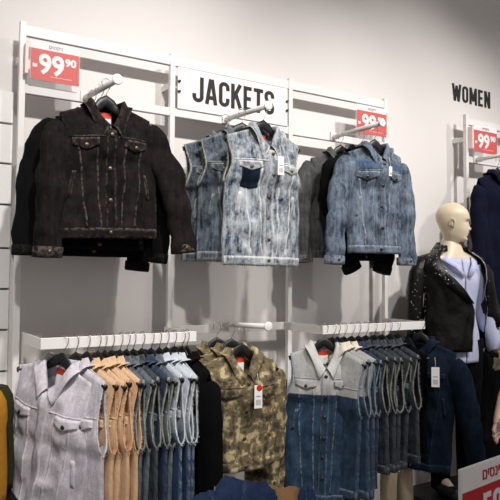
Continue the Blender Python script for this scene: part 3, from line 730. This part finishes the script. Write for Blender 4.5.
# head, turned to the mannequin's left
HT = []
tabF = [(-.135, .010), (-.118, .040), (-.108, .074), (-.095, .090), (-.080, .088), (-.065, .090), (-.045, .093), (-.025, .090), (-.005, .086), (.012, .090), (.03, .094), (.055, .090), (.080, .072), (.100, .045), (.112, .016), (.116, .0)]
tabB = [(-.135, .045), (-.11, .048), (-.08, .054), (-.05, .068), (-.02, .086), (.01, .099), (.04, .102), (.07, .090), (.09, .070), (.105, .044), (.113, .018), (.116, .0)]
tabW = [(-.135, .034), (-.118, .036), (-.10, .045), (-.08, .056), (-.05, .066), (-.02, .072), (.02, .076), (.05, .075), (.08, .062), (.1, .040), (.112, .016), (.116, .0)]
hm = MB(); rows = []
NR = 60; NA = 56
for i in range(NR+1):
    z = lerp(-.135, .116, 1-(1-i/NR)**1.25) if i < NR else .116
    if z > .1: z = .1+.016*sin((z-.1)/.016*pi/2)
    F, Bk, Wd = cub(tabF, z), cub(tabB, z), cub(tabW, z); r = []
    for k in range(NA):
        t = 2*pi*k/NA; cx, cy = sin(t), -cos(t)          # t=0 is the face front (-y)
        ee = F if cy < 0 else Bk
        x = Wd*(abs(cx)**.9)*(1 if cx > 0 else -1); y = ee*(abs(cy)**.92)*(1 if cy > 0 else -1)
        ga = lambda x0, z0, sx, sz: exp(-((x-x0)/sx)**2-((z-z0)/sz)**2)
        if cy < 0:
            y -= .015*ga(0, -.034, .011, .011) + .010*ga(0, -.012, .009, .022) + .007*ga(0, -.058, .018, .006) + .006*ga(0, -.070, .016, .006) + .006*ga(0, -.1, .02, .012)
            y += .010*ga(.032, .003, .016, .010) + .010*ga(-.032, .003, .016, .010) + .004*ga(0, -.064, .02, .0025) + .005*ga(0, -.083, .02, .006)
            y -= .004*ga(.032, .022, .022, .007) + .004*ga(-.032, .022, .022, .007) + .003*ga(.032, .001, .009, .005) + .003*ga(-.032, .001, .009, .005)
        r.append((x, y, z))
    rows.append(r)
hm.grid(rows, closed=True); hm.f.append(tuple(range(len(hm.v)-NA, len(hm.v))))
for sg in (-1, 1):                                   # ears
    pts = []
    for a in range(-60, 230, 20): pts.append((sg*(.079+.006*sin(radians(a))), .012+.014*cos(radians(a+20)), -.012+.026*sin(radians(a+20))))
    hm.tube(pts, [.0045]*len(pts), n=7, up=Vector((1, 0, 0)))
    hm.sphere((sg*.075, .010, -.012), .018, 10, 7, (.35, .6, 1.2))
RH = Matrix.Translation((.0, -.0, 1.664)) @ Matrix.Rotation(radians(58), 4, 'Z') @ Matrix.Rotation(radians(4), 4, 'X') @ Matrix.Diagonal((1.08, 1.06, 1.08, 1))
vs = [bm.verts.new(RH @ Vector(v)) for v in hm.v]
for f in hm.f:
    try: bm.faces.new([vs[i] for i in f])
    except ValueError: pass
bmesh.ops.recalc_face_normals(bm, faces=bm.faces)
for f in bm.faces: f.smooth = True
bm.to_mesh(body_me); bm.free(); body_me.materials.clear(); body_me.materials.append(M['mann'])
bo = bpy.data.objects.new('body', body_me); COL.objects.link(bo); bo.parent = mq

def shell(rows_fn, zs_, a0, a1, n=36, seed=0, amp=.012):
    rows = []
    for z in zs_:
        r = []
        for k in range(n+1):
            a = radians(lerp(a0, a1, k/n)); rx, ry, cx, cy = rows_fn(z)
            q = 1+noise.noise(Vector((sin(a)*2.5, cos(a)*2.5, z*6+seed)))*amp/.1
            r.append((cx+rx*q*sin(a), cy-ry*q*cos(a), z))
        rows.append(r)
    return rows
# shirt: torso and left sleeve
def shirt_r(z): return (interp([(.78, .185), (.95, .180), (1.1, .155), (1.3, .185), (1.40, .170), (1.46, .095), (1.50, .062)], z), interp([(.78, .14), (.95, .135), (1.1, .12), (1.3, .135), (1.40, .105), (1.46, .08), (1.50, .062)], z), 0, .015)
m = MB(); zz = [lerp(.80, 1.435, i/34) for i in range(35)]
m.grid(shell(shirt_r, zz, 0, 358, 48, 3, .006)); 
sh = m.build('shirt', M['shirt'], mq, solid=.002); sh['label'] = 'light blue shirt'
m = MB(); m.tube([(.16, .02, 1.40), (.205, .025, 1.28), (.24, .03, 1.15), (.264, -.01, 1.02), (.282, -.06, .88)], [.064, .062, .062, .060, .052], n=18, wob=.03, seed=4, cap=False); m.build('sleeve', M['shirt'], sh)
m = MB(); m.tube([(.276, -.045, .925), (.284, -.062, .87)], [.058, .056], n=18, wob=.008, cap=False); m.build('cuff', M['shirt'], sh)
m = MB()
for sg in (-1, 1): m.grid([[(sg*.006, -.132, 1.33), (sg*.050, -.115, 1.40), (sg*.095, -.055, 1.445), (sg*.10, .02, 1.455)], [(sg*.032, -.142, 1.325), (sg*.085, -.130, 1.375), (sg*.130, -.065, 1.42), (sg*.130, .02, 1.435)]])
m.build('shirt_collar', M['shirt'], sh, solid=.003)
m = MB()
for sg in (-1, 1):
    m.tube([(sg*.085, 0, .93), (sg*.098, -.005, .7), (sg*.10, -.01, .48), (sg*.10, .015, .03)], [.108, .092, .075, .06], n=18, wob=.02, seed=6+sg)
m.tube([(0, 0, .84), (0, 0, 1.0)], .1, n=20, shapes=[(.168, .118), (.155, .105)])
m.build('trousers', M['black'], mq)
for sg in (-1, 1):
    m = MB(); m.tube([(sg*.10, .02, .32), (sg*.10, .02, .10), (sg*.102, -.01, .045), (sg*.105, -.13, .03), (sg*.105, -.17, .025)], [.055, .055, .05, .042, .03], n=14); m.build('boot', M['plastic'], mq)
# leather jacket worn over the shoulders, open in front
def jk_r(z): return (cub([(.86, .235), (1.0, .225), (1.2, .225), (1.32, .240), (1.39, .236), (1.44, .195), (1.48, .125), (1.51, .095)], z), cub([(.86, .165), (1.0, .16), (1.2, .165), (1.32, .165), (1.39, .15), (1.44, .125), (1.48, .10), (1.51, .088)], z), 0, .02)
zz = [lerp(.87, 1.50, i/36) for i in range(37)]
rows = []
for z in zz:
    left_edge = cub([(.87, 4), (1.0, 10), (1.12, 12), (1.24, -8), (1.36, -36), (1.50, -58)], z)   # degrees from the front centre, negative = viewer's left
    right_edge = cub([(.87, 66), (1.2, 56), (1.36, 46), (1.50, 58)], z)
    a0, a1 = right_edge, 360+left_edge; rx, ry, cx, cy = jk_r(z); r = []
    for k in range(61):
        a = radians(lerp(a0, a1, k/60)); q = 1+noise.noise(Vector((sin(a)*3, cos(a)*3, z*7)))*.09+noise.noise(Vector((sin(a)*9, cos(a)*9, z*16)))*.035
        r.append((cx+rx*q*sin(a), cy-ry*q*cos(a), z))
    rows.append(r)
m = MB(); m.grid(rows); lj = m.build('leather_jacket', M['leather'], mq, solid=.006); lj['label'] = 'black leather biker jacket with small studs'
jrows = rows
m = MB(); m.tube([Vector(r[-1])+Vector((0, -.004, 0)) for r in rows], .0032, n=6); m.build('zip', M['chrome'], lj)
m = MB(); m.tube([Vector(r[0])+Vector((0, -.004, 0)) for r in rows], .0028, n=6); m.build('zip', M['chrome'], lj)
for sg, nm in ((-1, 'sleeve'), (1, 'sleeve')):
    m = MB(); m.tube([(sg*.150, .02, 1.43), (sg*.195, .025, 1.40), (sg*.232, .035 if sg < 0 else .0, 1.33), (sg*.250, .04 if sg < 0 else -.01, 1.22), (sg*.258, .045 if sg < 0 else -.02, 1.10), (-.256 if sg < 0 else .285, .03 if sg < 0 else -.04, .78 if sg < 0 else 1.00)], [.04, .062, .068, .064, .058, .052], n=20, wob=.03, seed=9+sg, up=Vector((0, 1, 0)))
    m.build(nm, M['leather'], lj)
# lapels and collar
def lap(keys, w):
    a = []; b = []
    for z, inn, ww in keys:
        rx, ry, cx, cy = jk_r(z)
        for lst, ang in ((a, inn), (b, inn+ww)):
            q = radians(ang); lst.append((cx+(rx+.014)*sin(q), cy-(ry+.014)*cos(q), z))
    return [a, b]
m = MB()
m.grid(lap([(1.49, -58, -30), (1.44, -48, -34), (1.38, -38, -34), (1.31, -24, -30), (1.24, -8, -22), (1.16, 8, -8)], 0))
m.grid(lap([(1.49, 58, 30), (1.44, 52, 32), (1.38, 47, 30), (1.30, 48, 24), (1.20, 54, 14), (1.1, 58, 5)], 0))
m.build('lapel', M['leather'], lj, solid=.006)
rows = [[], [], []]
for k in range(29):
    a = radians(lerp(52, 308, k/28)); bk = .5-.5*cos(a)     # 1 at the nape
    rows[0].append((.090*sin(a), .015-.088*cos(a), 1.480)); rows[1].append((.092*sin(a), .018-.090*cos(a), 1.505+.035*bk)); rows[2].append((.128*sin(a), .020-.122*cos(a), 1.475+.008*bk))
m = MB(); m.grid(rows); m.build('collar', M['leather'], lj, solid=.005)
stud = MB(); stud.sphere((0, 0, 0), .0042, 8, 5); s0 = stud.build('stud', M['chrome'], lj)
rnd = random.Random(4); spots = []
for k in range(38):                                   # scattered over the hanging sleeve
    z = .98+.40*((k*.618) % 1); cxs = cub([(.90, -.256), (1.06, -.258), (1.22, -.25), (1.33, -.232), (1.40, -.195)], z); rs_ = cub([(.90, .052), (1.06, .058), (1.22, .064), (1.33, .068), (1.40, .062)], z)
    th = rnd.uniform(-1.2, .8); spots.append((cxs+rs_*1.04*sin(th), .040-rs_*1.06*cos(th), z))
for k in range(20):                                   # on the lapels
    z = lerp(1.27, 1.47, rnd.random()); inn = cub([(1.24, -8), (1.31, -24), (1.38, -38), (1.44, -48), (1.49, -58)], z)
    rx, ry, cx, cy = jk_r(z); q = radians(inn-rnd.uniform(5, 26)); spots.append((cx+(rx+.020)*sin(q), cy-(ry+.020)*cos(q), z))
for k in range(6):
    z = lerp(1.2, 1.44, k/5); rx, ry, cx, cy = jk_r(z); q = radians(60+8*(k % 2)); spots.append((cx+(rx+.020)*sin(q), cy-(ry+.020)*cos(q), z))
for k in range(14):                                   # along the collar
    a = radians(lerp(215, 305, k/13)); spots.append((lerp(.102, .124, k % 2)*sin(a), .02-lerp(.1, .120, k % 2)*cos(a), lerp(1.512, 1.49, k % 2)))
for i, p in enumerate(spots):
    o = s0 if i == 0 else s0.copy()
    if i: COL.objects.link(o)
    o.location = p
tag(boxm((MX-.26, MYY-.19, 0), (MX+.26, MYY+.20, .255)).build('display_plinth', M['plastic'], None, smooth=False, bevel=.003), 'low black plinth under the mannequin', 'plinth')

# second display hand at the right edge
hd = thing('mannequin_hand', 'pinkish mannequin hand with curled fingers at right edge above the red sign', 'mannequin hand', (2.06, -.77, .79))
bm = bmesh.new()
mb = MB(); mb.tube([(.30, .10, .22), (.16, .06, .10), (.08, .03, .03), (.055, .012, -.005), (.03, 0, -.03)], .03, n=14, shapes=[(.04, .038), (.034, .030), (.027, .022), (.036, .022), (.034, .020)])
vs = [bm.verts.new(v) for v in mb.v]
for f in mb.f: bm.faces.new([vs[i] for i in f])
for k in range(4):
    finger(bm, (.025+.004*k, -.004, .0-.019*k+.005), (-1, -.15, -.25), (.074, .082, .076, .06)[k], .0095, (.5, -.6, -.6))
finger(bm, (.05, -.012, .022), (-.8, -.3, .1), .062, .0105, (0, -.4, -1))
bmesh.ops.recalc_face_normals(bm, faces=bm.faces)
for f in bm.faces: f.smooth = True
me = bpy.data.meshes.new('hand'); bm.to_mesh(me); bm.free(); me.materials.append(M['skin'])
o = bpy.data.objects.new('hand', me); COL.objects.link(o); o.parent = hd
m = MB(); m.tube([(.62, .16, .62), (.42, .13, .36), (.29, .098, .21)], [.06, .055, .05], n=16, wob=.01); m.build('sleeve', M['black'], hd)

# ------------------------------------------------------------------ trousers hanging low behind the vests
def trousers(name, label, loc, rz, mat, L=.5, w=.075, sp_=.06):
    t = thing(name, label, 'trousers', loc, (0, 0, rz))
    for sg in (-1, 1):
        m = MB(); m.tube([(sg*sp_*.6, 0, 0), (sg*sp_, 0, -L*.4), (sg*sp_*1.1, 0, -L)], .07, n=16, shapes=[(w, .03), (w*.9, .035), (w*.75, .03)], wob=.01, seed=sg); m.build('trouser_leg', mat, t)
    m = MB(); m.tube([(0, 0, -.005), (0, 0, .04)], .1, n=20, shapes=[(.14, .034), (.13, .03)]); m.build('waistband', mat, t)
    m = MB(); m.tube([(0, 0, .04), (0, 0, .10)], .003, n=6); m.build('hanging_loop', M['wire'], t)
    return t
boxm((1.4+PW/2, .004, .72), (2.105-PW/2, .020, .76)).build('cross_rail', M['white'], r1, smooth=False, bevel=.0015)
faceout('white display arm low behind the charcoal vests holding cream trousers', 1.965, .74, .30, 0)
trousers('cream_trousers', 'cream trousers hanging low behind the charcoal vests', (1.965, -.22, .63), 0, M['cream'], .6, .06, .065)

# ------------------------------------------------------------------ bags at the left edge
def bag(name, label, loc, rz, mat, w, h, d, base=None, lean=0):
    t = thing(name, label, 'bag', loc, (0, lean, rz))
    rows = []
    for i in range(13):
        v = i/12; z = -h*v; k = 1-.22*exp(-v*20)
        ww = w/2*(k if v < .3 else 1-.04*sin(v*6)); r = []
        for j in range(28):
            a = 2*pi*j/28; c, s_ = cos(a), sin(a)
            r.append((ww*(abs(c)**.5)*(1 if c > 0 else -1), d/2*(abs(s_)**.6)*(1 if s_ > 0 else -1)*(.6+.4*smooth(v*5)), z+.006*noise.noise(Vector((c, s_, v*3)))))
        rows.append(r)
    m = MB(); bs = m.grid(rows, closed=True); m.f.append(tuple(bs[0])); m.f.append(tuple(reversed(bs[-1]))); m.build('body', mat, t)
    if base:
        m = MB(); m.box((-w/2-.004, -d/2-.004, -h-.006), (w/2+.004, d/2+.004, -h+.028)); m.build('base_trim', base, t, bevel=.004)
    m = MB(); m.tube([(-w*.3, -d/2, -.05), (-w*.26, -d/2-.006, -.16), (0, -d/2-.01, -.21), (w*.26, -d/2-.006, -.16), (w*.3, -d/2, -.05)], .006, n=8); m.build('handle', mat, t)
    return t
bag('felt_bag', 'mustard yellow bag cut off by the left edge', (-.198, -.36, 1.09), 0, M['mustard'], .20, .39, .10)
bag('canvas_bag', 'dark olive bag standing behind the mustard bag', (-.155, -.23, 1.085), 0, M['olive'], .21, .38, .10)
sf = thing('wall_shelf', 'black shelf at the left edge carrying the mustard and olive bags', 'shelf', (-.80, 0, .70))
boxm((0, -.42, -.035), (.745, WY-.03, 0)).build('shelf_board', M['plastic'], sf, smooth=False, bevel=.003)
for x in (.1, .6): boxm((x, -.35, -.08), (x+.02, WY-.025, -.035)).build('bracket', M['steel'], sf, smooth=False)

# ------------------------------------------------------------------ denim on the table in the foreground, red sign
tb = thing('display_table', 'low white table carrying the blue jeans in front', 'table', (.0, -1.36, 0), (0, 0, 0))
boxm((-.75, -.55, .86), (.45, 0, .89)).build('table_top', M['panel'], tb, smooth=False, bevel=.003)
for x in (-.70, .36):
    for y in (-.52, -.07): boxm((x, y, 0), (x+.04, y+.04, .86)).build('leg', M['white'], tb, smooth=False)
def lump(name, label, loc, rz, mat, w, d, h, seed, cat='jeans', seams=True):
    t = thing(name, label, cat, loc, (0, 0, rz))
    rows = []
    for i in range(25):
        u = -1+2*i/24; r = []
        for j in range(33):
            a = pi*j/32 if True else 0
            prof = (max(0, 1-abs(u)**3.5))**.45
            q = 1+.16*noise.noise(Vector((u*2+seed, a*1.4, seed)))+.05*noise.noise(Vector((u*7, a*5, seed)))
            r.append((u*w/2, -d/2*cos(a)*(.8+.2*prof)*q, h*(sin(a)**.7)*prof*q))
        rows.append(r)
    m = MB(); bs = m.grid(rows, wfn=lambda i, j: .5 if i % 12 == 0 else 0.); m.build('cloth', mat, t)
    if seams:
        for k, ii in enumerate((3, 21)):
            m = MB(); m.tube([Vector(p)+Vector((0, 0, .001)) for p in rows[ii][3:-3]], .0025, n=6, wear=lambda i, j: 1.); m.build('seam', mat, t)
    return t
lump('folded_jeans', 'folded blue jeans rising highest in the foreground, left of the tan ones', (.236, -1.448, .89), radians(-32), M['d_jean'], .19, .13, .130, 1)
lump('folded_trousers', 'tan folded trousers between two blue jeans in the foreground', (.312, -1.495, .89), radians(-32), M['tan'], .13, .10, .112, 2, 'trousers', False)
lump('folded_jeans', 'small bit of blue jeans right of the tan trousers', (.358, -1.525, .89), radians(-32), M['d_jean'], .07, .10, .108, 3)
lump('folded_jeans', 'dark blue jeans low in the foreground, left of the highest jeans', (.155, -1.43, .89), radians(-20), M['d_jean'], .11, .12, .105, 4)
lump('folded_jeans', 'navy jeans at the bottom edge under the peach vests', (-.065, -1.40, .89), radians(-10), M['d_jean'], .10, .12, .080, 5)

sg_ = thing('promotion_sign', 'white and red sign board with red lettering at the bottom right corner', 'sign', (.948, -1.493, .442), (0, 0, radians(8)))
boxm((0, 0, 0), (.42, .012, .5)).build('board', M['paper'], sg_, smooth=False, bevel=.001)
boxm((.003, -.001, 0), (.42, 0, .432)).build('red_panel', M['deepred'], sg_, smooth=False)
text_mesh('hebrew_text', 'םיסני׳ג', .047, M['deepred'], sg_, (.112, -.0012, .450), off=.0006)
mb, wd = word('FOR', .10, 1.2, .16); o = mb.build('lettering', M['paper'], sg_, smooth=False); o.location = (.115, -.0012, .31)
boxm((.19, .012, 0), (.23, .03, .45)).build('sign_stand', M['white'], sg_, smooth=False)
boxm((.10, -.06, -.442), (.32, .10, -.425)).build('stand_foot', M['white'], sg_, smooth=False)
boxm((.195, .014, -.43), (.225, .028, .05)).build('stand_post', M['white'], sg_, smooth=False)

# ------------------------------------------------------------------ groups of repeats
for o in list(COL.objects):
    if o.parent or 'category' not in o: continue
    c = o['category']; x, y, z = o.location
    if c in ('vest', 'jacket', 'hanger'):
        if z > 1.6: where = 'on the upper left arm' if x < .6 else 'on the upper middle arm' if x < 1.3 else 'on the upper right arm' if x < 2.3 else 'at the right edge'
        elif x < .7: where = 'on the left rail'
        elif x < 1.2: where = 'on the lower middle arm'
        elif x < 2.3: where = 'on the right rail'
        else: where = 'at the right edge'
        kind = {'vest': 'denim vests', 'jacket': 'jackets', 'hanger': 'black hangers'}[c]
        if where != 'at the right edge': o['group'] = kind+' '+where
    elif c == 'price sign': o['group'] = 'red 99.90 price signs'
    elif c == 'display arm': o['group'] = 'round white display arms'
    elif c == 'price tag': o['group'] = 'white swing tags'
    elif c == 'clothes rail': o['group'] = 'flat hanging bars'
    elif c == 'jeans': o['group'] = 'jeans in the foreground'
    elif c == 'clothes rack': o['group'] = 'white wall racks'
